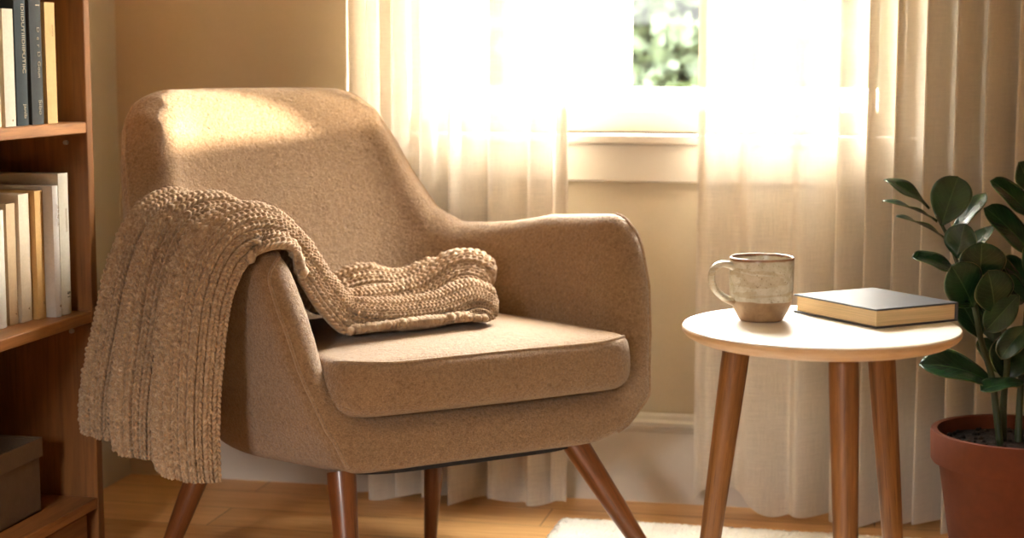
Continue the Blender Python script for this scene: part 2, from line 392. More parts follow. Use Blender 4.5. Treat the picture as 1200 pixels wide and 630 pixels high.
gT, gL = 'books on the upper shelf', 'pale books on the middle shelf'
INK, FOIL = M['ink'], M['foil']
Z1, Z2 = .8095, .4675
shelf_book('ivory book at the cut-off left end of the upper shelf', 2.532, 2.566, -1.414, Z1, .19, .15, lin(226, 206, 170), gT)
shelf_book('plain cream book left of the two dark books on upper shelf', 2.576, 2.611, -1.412, Z1, .193, .16, lin(224, 208, 184), gT, [('o', .012, .007, INK, 0)], False)
shelf_book('dark green book with pale title, nearer of two dark books on upper shelf', 2.616, 2.654, -1.412, Z1, .215, .16, lin(52, 60, 60), gT,
           [('IDIIDUTIIIDIIPUTIIC', .203, .0135, FOIL, 0), ('janib', .036, .013, FOIL, 0)])
shelf_book('charcoal book with gilt title beside the yellowish book on upper shelf', 2.667, 2.708, -1.412, Z1, .232, .16, lin(62, 64, 62), gT,
           [('II', .226, .020, FOIL, 0), ('I', .204, .020, FOIL, 0), ('D  e  r  D  Goun', .165, .0125, FOIL, 0), ('Sibo', .042, .015, FOIL, 0)])
shelf_book('yellowish buff book at the right end of the upper shelf', 2.722, 2.758, -1.412, Z1, .208, .16, lin(214, 178, 118), gT, [('IIIIIIIIIIIIII', .17, .006, INK, 0)], False)
shelf_book('white book cut off by the left edge of the middle shelf', 2.592, 2.629, -1.452, Z2, .20, .15, lin(230, 220, 202), gL)
shelf_book('shortest tan book on the middle shelf', 2.639, 2.669, -1.452, Z2, .208, .145, lin(212, 182, 142), gL, [('r', .02, .009, INK, 0)], False)
shelf_book('cream book between the tan and the mustard book on middle shelf', 2.673, 2.710, -1.447, Z2, .222, .15, lin(228, 208, 178), gL, [('v', .025, .010, INK, 0)], False)
shelf_book('mustard-edged buff book on the middle shelf', 2.714, 2.742, -1.438, Z2, .225, .155, lin(214, 168, 104), gL, [('n', .03, .009, INK, 0)], False)
shelf_book('off-white book with grey printed spine, second tallest on middle shelf', 2.744, 2.764, -1.42, Z2, .232, .165, lin(214, 204, 192), gL, [('.:i.i:.iv,.:i:', .20, .012, INK, 0), ('e', .022, .010, INK, 0)])
shelf_book('tallest grey-beige book at the right end of middle shelf', 2.767, 2.803, -1.42, Z2, .252, .17, lin(206, 194, 172), gL, [('IIIIIIIIIIIIIIIIIIIII', .19, .008, INK, 0), ('51', .042, .014, M['dark'], 0)])

sb = empty('storage_box', (-1.535, 2.52, .122), 'open grey-brown storage box with folded rim on the bottom shelf', 'box')
def open_box(bm, x0, x1, y0, y1, z0, z1, t):
    box(bm, x0, x1, y0, y1, z0, z0+t); box(bm, x0, x0+t, y0, y1, z0, z1); box(bm, x1-t, x1, y0, y1, z0, z1)
    box(bm, x0+t, x1-t, y0, y0+t, z0, z1); box(bm, x0+t, x1-t, y1-t, y1, z0, z1)
bm = bmesh.new(); open_box(bm, -1.620, -1.451, 2.358, 2.718, .1222, .252, .003); part('body', bm, M['cardboard'], sb)
bm = bmesh.new()
x0, x1, y0, y1, za, zb, t = -1.624, -1.446, 2.354, 2.723, .221, .256, .004
box(bm, x0, x0+t, y0, y1, za, zb); box(bm, x1-t, x1, y0, y1, za, zb, .001, 1); box(bm, x0+t, x1-t, y0, y0+t, za, zb); box(bm, x0+t, x1-t, y1-t, y1, za, zb, .001, 1)
part('rim', bm, M['cardboard'], sb)

# ------------------------------------------------------------------ armchair
TH = math.radians(42.5); CO = np.array([-.65, 2.81, 0.])
chair = empty('armchair', tuple(CO), 'tan wool upholstered armchair with rounded arms and tapered wooden legs', 'armchair', rz=TH)
def smax(a, b, k):
    h = np.maximum(k-np.abs(a-b), 0)/k; return np.maximum(a, b)+h*h*k*.25
def itp(z, xs, ys): return np.interp(z, xs, ys)
def ubox(ax, y, a, yb, r):
    qx = ax-(a-r); qy = y-(yb-r)
    return np.hypot(np.maximum(qx, 0), np.maximum(qy, 0))+np.minimum(np.maximum(qx, qy), 0)-r
SH = .27
CSZ = [.24, .26, .31, .41, .5, .57, .62]; CSV = [-.004, .014, .034, .046, .053, .052, .048]
def half_w(z): return itp(z, [.20, .225, .24, .26, .31, .41, .5, .57, .65], [.17, .235, .262, .288, .328, .360, .378, .384, .384])
def front_y(z): return itp(z, [.2, .3, .4, .62, .9], [-.004, .012, .052, .116, .2])
def shell_parts(x, y, z):
    cs = itp(z, CSZ, CSV)
    xs = x+SH*y-cs*(1-np.clip(y/.5, 0, 1)); ax = np.abs(xs)
    d_out = ubox(ax, y, half_w(z)+.05*np.clip(y/.28, 0, 1)*np.clip((.36-z)/.12, 0, 1), itp(z, [.22, .3, .45, .6, .87], [.37, .47, .55, .595, .66]), .21)
    d_in = ubox(ax, y, itp(z, [.3, .34, .45, .6, .9], [.268, .285, .296, .318, .33]), itp(z, [.3, .45, .87], [.43, .455, .575]), .17)
    phi = np.degrees(np.arctan2(ax, y-.25)); phi = phi-np.where(xs < 0, 3.5, -1.5)*np.clip(phi/30, 0, 1)
    s = itp(phi, [0, 15, 25, 30, 35.5, 40, 44, 50.7, 58, 66], [1, 1, .99, .955, .84, .64, .42, .15, .02, 0])
    ha = itp(y, [.1, .28, .4, .5], [.646, .633, .607, .59])-.026*(xs < 0)
    h = ha+(.868-ha)*s
    return d_out, d_in, (z-h)*.88, (front_y(z)-y)/1.04
def shell_sdf(x, y, z):
    d_out, d_in, d_top, d_f = shell_parts(x, y, z)
    d = smax(d_out, d_top, .06); d = smax(d, d_f, .030); d = smax(d, .232-z, .03)
    cav = smax(d_in, .333-z, .085)
    return smax(d, -cav, .052)
def cush_sdf(x, y, z):
    xs = x+SH*.6*y; ax = np.abs(xs-.022)
    bulge = .010*np.clip(1-(ax/.29)**2, 0, 1)
    q = np.stack([ax-(.289-.06), np.abs(y-.232)-(.232+bulge-.06)])
    d = np.hypot(np.maximum(q[0], 0), np.maximum(q[1], 0))+np.minimum(np.maximum(q[0], q[1]), 0)-.06
    crown = .024*np.clip(1-(ax/.29)**2, 0, 1)*np.clip(1-(np.abs(y-.23)/.235)**4, 0, 1)
    d = d-.007*np.sin(np.clip((z-.325)/.1, 0, 1)*math.pi)
    d = smax(d, z-.424-crown, .016)
    return smax(d, .328-z, .03)
def surface_nets(f, lo, hi, h):
    ax = [np.arange(a, b, h) for a, b in zip(lo, hi)]
    X, Y, Z = np.meshgrid(*ax, indexing='ij'); D = f(X, Y, Z); ins = D < 0
    n = np.array(D.shape)-1
    cnt = np.zeros(n); acc = np.zeros((*n, 3))
    corners = [(i, j, k) for i in (0, 1) for j in (0, 1) for k in (0, 1)]
    sl = lambda c: tuple(slice(c[i], c[i]+n[i]) for i in range(3))
    for a in corners:
        for i in range(3):
            if a[i] == 0:
                b = list(a); b[i] = 1
                Da, Db = D[sl(a)], D[sl(tuple(b))]; m = (Da < 0) != (Db < 0)
                t = np.where(m, Da/np.where(m, Da-Db, 1), 0)
                cnt += m
                for j in range(3): acc[..., j] += m*(a[j]+(t if j == i else 0))
    act = cnt > 0; idx = -np.ones(n, int); idx[act] = np.arange(act.sum())
    ijk = np.argwhere(act); V = np.array(lo)+(ijk+acc[act]/cnt[act][:, None])*h
    Fs = []
    for i in range(3):
        j, k = (i+1) % 3, (i+2) % 3
        s0 = [slice(1, -1)]*3; s0[i] = slice(0, -1); s1 = list(s0); s1[i] = slice(1, None)
        A, B = ins[tuple(s0)], ins[tuple(s1)]
        for cond, flip in ((A & ~B, False), (~A & B, True)):
            p = np.argwhere(cond); off = np.ones(3, int); off[i] = 0; p = p+off
            def g(dj, dk):
                q = p.copy(); q[:, j] += dj; q[:, k] += dk; return idx[q[:, 0], q[:, 1], q[:, 2]]
            q4 = np.stack([g(-1, -1), g(0, -1), g(0, 0), g(-1, 0)], 1)
            Fs.append(q4[:, ::-1] if flip else q4)
    F = np.concatenate(Fs); return V, F[(F >= 0).all(1)]
def grad(f, P, e=1e-3):
    g = np.stack([f(*(P+e*np.eye(3)[i]).T)-f(*(P-e*np.eye(3)[i]).T) for i in range(3)], 1)/(2*e); return g
def project(f, P, it=5, iso=0):
    P = np.array(P, float)
    for _ in range(it):
        g = grad(f, P); d = f(*P.T)-iso; P = P-g*(d/np.maximum((g*g).sum(1), 1e-6))[:, None]
    return P
def smooth_mesh(o, it=2, fac=.5):
    m = o.modifiers.new('smooth', 'SMOOTH'); m.factor = fac; m.iterations = it
V, F = surface_nets(shell_sdf, (-.66, -.08, .2), (.52, .74, .92), .0065)
o = link('shell', np_mesh('shell', V, F), M['felt'], chair, True); smooth_mesh(o, 3)
V, F = surface_nets(cush_sdf, (-.46, -.08, .29), (.36, .52, .48), .005)
cush = link('seat_cushion', np_mesh('seat_cushion', V, F), M['felt'], chair, True); smooth_mesh(cush, 2)
# welt along the top edge of the cushion
pts = []
for t in np.linspace(0, 1, 120):
    xx = -.29+.60*t
    pts.append((xx*.97+.01, -.005+.055*abs(2*t-1)**9, .4235))
P = np.array(pts)
def edge_snap(f, P, side, top_z):
    return project(f, P, 6)
P = project(cush_sdf, P, 6)
bm = bmesh.new(); tube(bm, P[::2], .0026, 8); from_bm('cushion_piping', bm, M['piping'], cush, smooth=True)
# piping round the front edge of both arms
for sgn in (-1, 1):
    pts = []
    for z in np.linspace(.246, .622, 70):
        y = front_y(z)
        cs = np.interp(z, CSZ, CSV)
        top = .632 if sgn > 0 else .61
        zz = .246+(z-.246)*(top-.018-.246)/(.622-.246)
        a = half_w(zz)-.03*max(0, (z-.57)/.052)**2
        pts.append((sgn*a+cs-SH*y, y+.002, zz))
    last = pts[-1]
    for q in np.linspace(0, 1, 12)[1:]:
        pts.append((last[0]-sgn*.012*q, last[1]+.03*q, last[2]+.03*q))
    P = project(shell_sdf, np.array(pts), 6)
    bm = bmesh.new(); tube(bm, P, .0030, 8); from_bm('arm_piping', bm, M['piping'], chair, smooth=True)
# seam along the rear outline of the back
pts = []
for ph in np.linspace(-62, 62, 110):
    r = math.radians(ph); xs = .42*math.sin(r); y = .25+.42*math.cos(r)
    s = np.interp(abs(ph), [0, 15, 25, 30, 35.5, 40, 44, 50.7, 58, 66], [1, 1, .99, .955, .84, .64, .42, .15, .02, 0])
    pts.append((xs-SH*y, y, .58+(.845-.58)*s))
P = project(shell_sdf, np.array(pts), 8)
for _ in range(4):
    for _ in range(25): P[1:-1] = .5*P[1:-1]+.25*(P[:-2]+P[2:])
    P = project(shell_sdf, P, 4)
bm = bmesh.new(); tube(bm, P, .0024, 6); from_bm('back_piping', bm, M['piping'], chair, smooth=True)
# dark underlining below the shell
bm = bmesh.new(); n = 40; ring = []
for j in range(n):
    a = 2*math.pi*j/n; c, s_ = math.cos(a), math.sin(a)
    xs = .228*math.copysign(abs(c)**.35, c); y = .19+.172*math.copysign(abs(s_)**.35, s_)
    ring.append((xs-SH*y-.008, y))
lo = [bm.verts.new((x, y, .2275)) for x, y in ring]; hi = [bm.verts.new((x, y, .236)) for x, y in ring]
for j in range(n): bm.faces.new((lo[j], lo[(j+1) % n], hi[(j+1) % n], hi[j]))
bm.faces.new(lo[::-1]); bm.faces.new(hi); from_bm('underside', bm, M['dark'], chair)
LEGS = [((-.262, .045, .236), (-.275, -.02, 0), .0245, .0145), ((.197, .045, .236), (.300, -.05, .0186), .0235, .0145),
        ((-.412, .270, .250), (-.485, .345, 0), .022, .013), ((.050, .300, .236), (.055, .335, 0), .021, .012)]
for tp, ft, r1, r0 in LEGS:
    tp, ft = Vector(tp), Vector(ft); d = tp-ft; ft.z += r0*math.hypot(d.x, d.y)/d.length+.0008; d = tp-ft
    o = bmesh.new(); L = d.length
    lathe(o, [(0, 0), (r0*.85, 0), (r0, .004), (r0+(r1-r0)*.55, L*.45), (r1, L*.92), (r1*1.0, L), (0, L)], 28)
    lg = from_bm('leg', o, M['wood_leg'], chair, angle=50)
    lg.matrix_local = Matrix.Translation(ft) @ d.to_track_quat('Z', 'Y').to_matrix().to_4x4()

# ------------------------------------------------------------------ knitted throw (own frame = chair frame, but a thing of its own)
def catmull(ctrl, n):
    c = np.asarray(ctrl, float); m = len(c); t = np.linspace(0, m-1-1e-9, n); i = t.astype(int); f = (t-i)[:, None]
    g = lambda k: c[np.clip(i+k, 0, m-1)].reshape(n, -1)
    p0, p1, p2, p3 = g(-1), g(0), g(1), g(2)
    r = .5*(2*p1+(p2-p0)*f+(2*p0-5*p1+4*p2-p3)*f*f+(3*p1-p0-3*p2+p3)*f**3)
    return r.reshape((n,)+c.shape[1:])
def throw():
    fr = [(-.470, .085, .235), (-.468, .092, .33), (-.456, .098, .44), (-.436, .106, .535), (-.400, .112, .596), (-.345, .120, .606), (-.290, .135, .560), (-.245, .145, .500), (-.195, .140, .455), (-.120, .118, .448), (-.03, .112, .450), (.035, .118, .452), (.062, .121, .440)]
    bk = [(-.590, .375, .285), (-.580, .385, .36), (-.545, .405, .46), (-.508, .428, .560), (-.465, .445, .632), (-.415, .455, .650), (-.355, .450, .600), (-.305, .445, .530), (-.240, .435, .480), (-.14, .430, .465), (-.01, .425, .475), (.080, .415, .480), (.110, .413, .455)]
    fr, bk = np.array(fr), np.array(bk); nW = 7; W = np.linspace(0, 1, nW)
    net = fr[:, None]*(1-W[None, :, None])+bk[:, None]*W[None, :, None]
    # hem corners: rounded, dips in the middle of the strip
    NS, NW = 520, 300
    rows = catmull(net, NS)                       # NS x nW x 3
    base = catmull(rows.transpose(1, 0, 2), NW).transpose(1, 0, 2)   # NS x NW x 3
    s = np.linspace(0, 1, NS)[:, None]; w = np.linspace(0, 1, NW)[None, :]
    # arc length
    seg = np.linalg.norm(np.diff(base[:, NW//2], axis=0), axis=1); arc = np.concatenate([[0], np.cumsum(seg)]); L = arc[-1]
    du = np.gradient(base, axis=0); dv = np.gradient(base, axis=1); nrm = np.cross(dv, du); nrm /= np.linalg.norm(nrm, axis=2, keepdims=True)
    if nrm[NS//3, NW//2, 2] < 0: nrm = -nrm
    # folds: rolls side by side, boundaries drift along the length
    def rolls(bounds, amps):
        out = np.zeros((NS, NW))
        for (a, b), am in zip(zip(bounds, bounds[1:]), amps):
            t = (w-a)/(b-a); inside = (t >= 0) & (t <= 1); t = np.clip(t, 0, 1)
            out = np.where(inside, am*np.maximum(1-np.abs(2*t-1)**2, 0)**.9, out)
        return out
    dr = .03*np.sin(s*5.5+.5)
    b = [0*s-.004, .37+dr, .71+dr*.8, 1.004+0*s]
    seatw = 1/(1+np.exp(-(s-.66)*30)); hem = np.exp(-s/.08)
    outer = rolls(b, [.060, .056, .040])*(1-.25*hem)
    b2 = [0*s-.004, .37+.02*s+0*s, .74+0*s, 1.004+0*s]
    seat = rolls(b2, [.042, .040, .030])
    endc = np.sqrt(np.clip(1-(np.clip(s-.955, 0, 1)/.046)**2, 0.02, 1))
    fold = (outer*(1-seatw)+seat*seatw)*endc
    # loose heap towards the far end of the seat
    heap = seatw*(.060*np.exp(-((s-.955)/.055)**2-((w-.62)/.26)**2)+.016*np.exp(-((s-.93)/.06)**2)+.034*np.exp(-((s-.80)/.045)**2-((w-.92)/.16)**2))
    disp = fold+heap*endc-.016*np.clip((.05-w)/.05, 0, 1)**1.5
    P = base+nrm*(disp)[..., None]
    # keep clear of the chair (felt it rests on)
    Pf = P.reshape(-1, 3)
    def both(x, y, z): return np.minimum(shell_sdf(x, y, z), cush_sdf(x, y, z))
    for _ in range(4):
        d = both(*Pf.T); m = d < .0145
        if not m.any(): break
        g = grad(both, Pf[m]); g /= np.maximum(np.linalg.norm(g, axis=1, keepdims=True), 1e-6)
        Pf[m] += g*(.0145-d[m])[:, None]*.9
    P = Pf.reshape(NS, NW, 3)
    # relax the pushed cloth a little
    for _ in range(6):
        Q = P.copy(); Q[1:-1] = .5*P[1:-1]+.25*(P[:-2]+P[2:]); R2 = Q.copy(); R2[:, 1:-1] = .5*Q[:, 1:-1]+.25*(Q[:, :-2]+Q[:, 2:]); P = R2
    # finer grid, spaced evenly along and across the cloth
    cw = np.concatenate([[0], np.cumsum(np.linalg.norm(np.diff(P, axis=1), axis=2).mean(0))])
    cl = np.concatenate([[0], np.cumsum(np.linalg.norm(np.diff(P, axis=0), axis=2).mean(1))])
    colw, st = .0126, .0092
    MS, MW = int(cl[-1]/.00115), int(cw[-1]/.00105)
    def resample(A, c, n):
        t = np.interp(np.linspace(0, c[-1], n), c, np.arange(len(c))); i = np.minimum(t.astype(int), len(c)-2); f = (t-i)[:, None, None]
        g = lambda k: A[np.clip(i+k, 0, len(c)-1)]
        p0, p1, p2, p3 = g(-1), g(0), g(1), g(2)
        return .5*(2*p1+(p2-p0)*f+(2*p0-5*p1+4*p2-p3)*f*f+(3*p1-p0-3*p2+p3)*f**3)
    P = resample(P, cl, MS); P = resample(P.transpose(1, 0, 2), cw, MW).transpose(1, 0, 2)
    NR = resample(nrm, cl, MS); NR = resample(NR.transpose(1, 0, 2), cw, MW).transpose(1, 0, 2)
    cu = (np.linspace(0, cw[-1], MW)/colw)[None, :]; cv = (np.linspace(0, cl[-1], MS)/st)[:, None]
    ci = np.floor(cu); cx = cu-ci-.5; a = np.abs(cx)*2
    jit = rng.normal(size=(int(cl[-1]/st)+3, int(cw[-1]/colw)+3))
    along = (cv+.75*a) % 1; row = np.clip(np.floor(cv+.75*a), 0, None).astype(int)
    J = jit[row, (ci+0*cv).astype(int)]
    cross = np.sqrt(np.clip(np.sin(np.pi*np.clip(a*.90+.10, 0, 1)), 0, 1))
    knit = cross*(.35+.65*np.sqrt(np.clip(np.sin(np.pi*along), 0, 1)))
    rib = np.where((ci % 3) == 2, -.0042, 0)
    yarn = (.0102+.0010*J)*knit+rib-.003*np.clip((a-.8)/.2, 0, 1)**2
    du = np.gradient(P, axis=0); dv = np.gradient(P, axis=1); nn = np.cross(dv, du); nn /= np.maximum(np.linalg.norm(nn, axis=2, keepdims=True), 1e-9)
    nn *= np.sign((nn*NR).sum(2, keepdims=True)+1e-9)
    P = P+nn*yarn[..., None]
    UV = np.stack([cu*colw+0*cv, cv*st+0*cu], -1).reshape(-1, 2)
    me = np_mesh('throw_blanket', P.reshape(-1, 3), grid_faces(MS, MW), UV)
    o = link('throw_blanket', me, M['knit'], None, True)
    o.location = tuple(CO); o.rotation_euler = (0, 0, TH)
    sm = o.modifiers.new('thick', 'SOLIDIFY'); sm.thickness = .007; sm.offset = -1 if True else 1
    tag(o, 'chunky ribbed knit throw blanket draped over the left arm of the armchair', 'throw blanket')
throw()

# ------------------------------------------------------------------ side table
TC = np.array([-.084, 2.488]); TZ = .538
tb = empty('side_table', (TC[0], TC[1], 0), 'round white-topped side table on three splayed wooden legs', 'side table')
bm = bmesh.new()
lathe(bm, [(0, TZ), (.194, TZ), (.1985, TZ-.0012), (.2005, TZ-.0045), (.2000, TZ-.009), (.196, TZ-.014), (.184, TZ-.021), (.17, TZ-.0245), (0, TZ-.0245)], 96)
o = from_bm('tabletop', bm, M['tabletop'], tb, angle=30)
for ang in (167, 287, 47):
    a = math.radians(ang); d = Vector((math.cos(a), math.sin(a), 0))
    tp = d*.124+Vector((0, 0, TZ-.0246)); ft = d*.185+Vector((0, 0, .0205)); v = tp-ft; L = v.length
    bm = bmesh.new(); r1, r0 = .0205, .0125
    lathe(bm, [(0, 0), (r0*.9, 0), (r0, .003), (r0+(r1-r0)*.6, L*.5), (r1, L*.9), (r1, L-.001), (0, L-.001)], 28)
    lg = from_bm('leg', bm, M['wood_table'], tb, angle=50)
    lg.matrix_local = Matrix.Translation(ft) @ v.to_track_quat('Z', 'Y').to_matrix().to_4x4()

# mug
k = NT('stoneware_glaze'); tc = k.n('ShaderNodeTexCoord'); sp = k.n('ShaderNodeSeparateXYZ'); k.l(tc.outputs['Object'], sp.inputs[0])
v = tc.outputs['Object']
wav = k.noise(v, 22, 2); zz = k.math('ADD', sp.outputs['Z'], k.math('MULTIPLY', k.math('SUBTRACT', wav, .5), .008))
n1 = k.noise(v, 60, 5, .6, .5); glaze = k.ramp(n1, [(.3, lin(172, 162, 138)), (.5, lin(192, 184, 164)), (.7, lin(210, 204, 188))])
band = k.noise(k.coord('Object', (9, 9, 70)), 1.2, 3, .5, .6)
glaze = k.mixc(k.math('MULTIPLY', k.math('GREATER_THAN', band, .55), .40), glaze, lin(166, 144, 110))
sk = k.noise(v, 420, 1); glaze = k.mixc(k.math('MULTIPLY', k.math('GREATER_THAN', sk, .70), .75), glaze, lin(96, 70, 44))
clay = k.ramp(n1, [(.3, lin(136, 108, 78)), (.7, lin(164, 134, 100))])
up = k.math('MULTIPLY_ADD', zz, 900, -31*.9+ .5, clamp=True)
c = k.mixc(up, clay, glaze)
rim = k.math('MULTIPLY_ADD', zz, 500, -44.6, clamp=True)
c = k.mixc(k.math('MULTIPLY', rim, .85), c, lin(122, 72, 40))
rg = k.math('MULTIPLY_ADD', up, -.38, .62)
M['mug'] = k.done(k.bsdf(c, rg, k.bump(n1, .15, .0006), .5))
mg = empty('mug', (-.172, 2.487+.028, TZ+.0004), 'speckled stoneware mug with raw clay base on the side table', 'mug')
bm = bmesh.new()
lathe(bm, [(0, .0015), (.028, .0015), (.0305, 0), (.0325, .002), (.0335, .004), (.040, .0155), (.0440, .025), (.0458, .034), (.0466, .05), (.0470, .07), (.0474, .088), (.0473, .0925), (.0462, .094), (.0448, .0932), (.0440, .090), (.0434, .07), (.043, .045), (.041, .03), (.036, .014), (.025, .008), (0, .007)], 64)
from_bm('cup', bm, M['mug'], mg, smooth=True)
# handle towards the left of the view
hd = Vector((-math.cos(YAW), -math.sin(YAW), 0)); hd = (Matrix.Rotation(math.radians(12), 3, 'Z') @ hd)
ctrl = [(.0440, .080), (.052, .0835), (.064, .084), (.0735, .078), (.0775, .066), (.0745, .052), (.067, .042), (.056, .034), (.0445, .029)]
cc = catmull(np.array(ctrl), 40); bm = bmesh.new()
ringp = [hd*r+Vector((0, 0, z)) for r, z in cc]; side = hd.cross(Vector((0, 0, 1)))
rings = []
for i, p in enumerate(ringp):
    t = (ringp[min(i+1, 39)]-ringp[max(i-1, 0)]).normalized(); nrm = t.cross(side)
    e = 1+.35*abs(2*i/39-1)**3
    rings.append([bm.verts.new(p+side*(.0085*e*math.cos(a))+nrm*(.0048*e*math.sin(a))) for a in np.linspace(0, 2*math.pi, 16, endpoint=False)])
for a, b in zip(rings, rings[1:]):
    for j in range(16): bm.faces.new((a[j], a[(j+1) % 16], b[(j+1) % 16], b[j]))
bm.faces.new(rings[0]); bm.faces.new(rings[-1]); from_bm('handle', bm, M['mug'], mg, smooth=True)

# book lying on the table
nb = Vector((-.005, 2.466, TZ+.0003)); eu = Vector((.113, .099, 0)).normalized(); ev = Vector((-eu.y, eu.x, 0))
bk = empty('book', tuple(nb), 'thick hardback book with black cover lying on the side table beside the mug', 'book', rz=math.atan2(eu.y, eu.x))
Lb, Wb, Tb = .152, .182, .028
bm = bmesh.new(); box(bm, -.003, Lb, -.003, Wb+.003, 0, .0025, .0008, 1); box(bm, -.003, Lb, -.003, Wb+.003, Tb-.0025, Tb, .0008, 1)
for i in range(1): box(bm, Lb-.002, Lb+.0015, -.003, Wb+.003, .0002, Tb-.0002, .0008, 1)
from_bm('cover', bm, M['cover_black'], bk)
bm = bmesh.new(); box(bm, .001, Lb-.0025, .001, Wb-.001, .0027, Tb-.0027); from_bm('pages', bm, M['pages'], bk)

# ------------------------------------------------------------------ potted plant
PD = 3.02; pc = at_depth(1192, 505, PD); PC = Vector((pc[0], pc[1], 0))
ZR = float(pc[2])
sc = empty('plant_saucer', tuple(PC), 'terracotta saucer on the floor under the plant pot', 'saucer')
bm = bmesh.new(); lathe(bm, [(0, 0), (.122, 0), (.134, .022), (.136, .028), (.131, .028), (.122, .009), (0, .008)], 64); from_bm('dish', bm, M['terracotta'], sc, angle=40)
pot = empty('potted_plant', (PC.x, PC.y, .0105), 'leafy green plant with dark oval leaves in a terracotta pot by the curtain', 'potted plant')
ZP = ZR-.0105; RR = .148
bm = bmesh.new()
lathe(bm, [(0, .0), (.100, .0), (.104, .004), (RR*.90, ZP-.062), (RR*.915, ZP-.058), (RR*.985, ZP-.056), (RR*1.0, ZP-.052), (RR*1.01, ZP-.006), (RR*1.0, ZP), (RR*.93, ZP), (RR*.91, ZP-.006), (RR*.86, ZP-.06), (.085, .015), (0, .015)], 72)
from_bm('pot', bm, M['terracotta'], pot, angle=35)
bm = bmesh.new(); lathe(bm, [(0, ZP-.022), (.06, ZP-.021), (RR*.885, ZP-.024), (RR*.87, ZP-.05), (0, ZP-.05)], 48)
for v in bm.verts: v.co.z += random.uniform(-.002, .002)
for i in range(120):
    a, r = random.uniform(0, 6.28), RR*.84*math.sqrt(random.random())
    bmesh.ops.create_icosphere(bm, subdivisions=1, radius=random.uniform(.002, .006), matrix=Matrix.Translation((r*math.cos(a), r*math.sin(a), ZP-.021)))
from_bm('soil', bm, M['soil'], pot, smooth=True)
k = NT('leaf_green'); uvn = k.n('ShaderNodeTexCoord'); su = k.n('ShaderNodeSeparateXYZ'); k.l(uvn.outputs['UV'], su.inputs[0])
ux = k.math('ABSOLUTE', su.outputs['X'])
vein = k.math('SUBTRACT', 1, k.math('MULTIPLY', ux, 22), clamp=True)
ph = k.math('FRACT', k.math('SUBTRACT', k.math('MULTIPLY', su.outputs['Y'], 9), k.math('MULTIPLY', ux, 3.2)))
lat = k.math('SUBTRACT', 1, k.math('MULTIPLY', k.math('ABSOLUTE', k.math('SUBTRACT', ph, .5)), 14), clamp=True)
vn = k.math('ADD', vein, k.math('MULTIPLY', lat, .35), clamp=True)
nn = k.noise(k.coord('Object'), 25, 3)
c = k.ramp(nn, [(.3, lin(14, 34, 20)), (.7, lin(32, 64, 35))]); c = k.mixc(k.math('MULTIPLY', vn, .45), c, lin(92, 122, 74))
edge = k.math('MULTIPLY_ADD', ux, 40, -38.5, clamp=True); c = k.mixc(k.math('MULTIPLY', edge, .4), c, lin(150, 150, 104))
pb = k.bsdf(c, .25, k.bump(k.math('SUBTRACT', k.math('MULTIPLY', nn, .4), vn), .25, .0012), .5)
tl = k.n('ShaderNodeBsdfTranslucent'); tl.inputs[0].default_value = lin(70, 110, 40); mx = k.n('ShaderNodeMixShader'); mx.inputs[0].default_value = .10
k.l(pb.outputs[0], mx.inputs[1]); k.l(tl.outputs[0], mx.inputs[2]); M['leaf'] = k.done(mx)
POT0 = np.array(pot.location)
def leaf(base, tip, width, face, bend=.12, cup=.18, kind=.58):
    """base, tip: world points; face: the way the upper side looks"""
    base, tip, face = (np.asarray(q, float) for q in (base, tip, face))
    ax = tip-base; L = np.linalg.norm(ax); ax /= L
    n = face-ax*face.dot(ax); n /= np.linalg.norm(n); sd = np.cross(ax, n)
    nu, nv = 22, 11; t = np.linspace(0, 1, nu); q = np.linspace(-1, 1, nv)
    prof = np.sin(np.pi*t**(.69/ (-math.log(kind) if False else .69)*1.0))if False else None
    a_, b_ = .9, .62; wprof = (t**a_)*((1-t)**b_); wprof /= wprof.max()
    wprof = np.maximum(wprof, .03*(t < .5)+.0)
    T, Q = np.meshgrid(t, q, indexing='ij'); Wd = wprof[:, None]*width*Q
    ph = rng.random()*6
    Z = -bend*L*(T-.35)**2*1.6+cup*np.abs(Wd)+.0025*np.sin(T*9+ph+Q*2)*np.abs(Q)
    P = base+ax*(T*L)[..., None]+sd*Wd[..., None]+n*Z[..., None]
    P = P-POT0
    UV = np.stack([Q, T], -1).reshape(-1, 2)
    me = np_mesh('leaf', P.reshape(-1, 3), grid_faces(nu, nv), UV); o = link('leaf', me, M['leaf'], pot, True)
    sm = o.modifiers.new('thick', 'SOLIDIFY'); sm.thickness = .0012; sm.offset = 0
def stem(pix, radii):
    P = np.array([at_depth(*q) for q in pix])-POT0; c = catmull(P, 30); bm = bmesh.new()
    tube(bm, c, np.interp(np.linspace(0, 1, 30), np.linspace(0, 1, len(radii)), radii), 10); from_bm('stem', bm, M['stem'], pot, smooth=True)
D = PD
stem([(1172, 522, D-.02), (1166, 470, D-.02), (1162, 440, D-.02), (1150, 400, D-.01), (1141, 356, D), (1124, 315, D+.01), (1112, 280, D+.01), (1097, 252, D)], [.0062, .006, .0055, .005, .0038, .0025])
stem([(1176, 522, D+.03), (1176, 470, D+.02), (1180, 420, D+.0), (1172, 360, D-.01), (1160, 318, D)], [.0068, .006, .005, .003])
stem([(1193, 522, D+.02), (1195, 470, D+.03), (1200, 400, D+.04), (1207, 320, D+.05), (1212, 240, D+.06), (1206, 205, D+.05)], [.0068, .006, .005, .004, .003])
F_ = -fwv; Rr = rtv; Uu = upv
def lf(b, t, wpx, face, db=0, dt=0, **kw):
    leaf(at_depth(b[0], b[1], D+db), at_depth(t[0], t[1], D+dt), 1.2*wpx/2000*D, F_*face[0]+Rr*face[1]+Uu*face[2], **kw)
lf((1090, 243), (1039, 207), 15, (.55, .35, .9), 0, .00)
lf((1099, 258), (1037, 230), 11, (.18, .25, 1), 0, -.03)
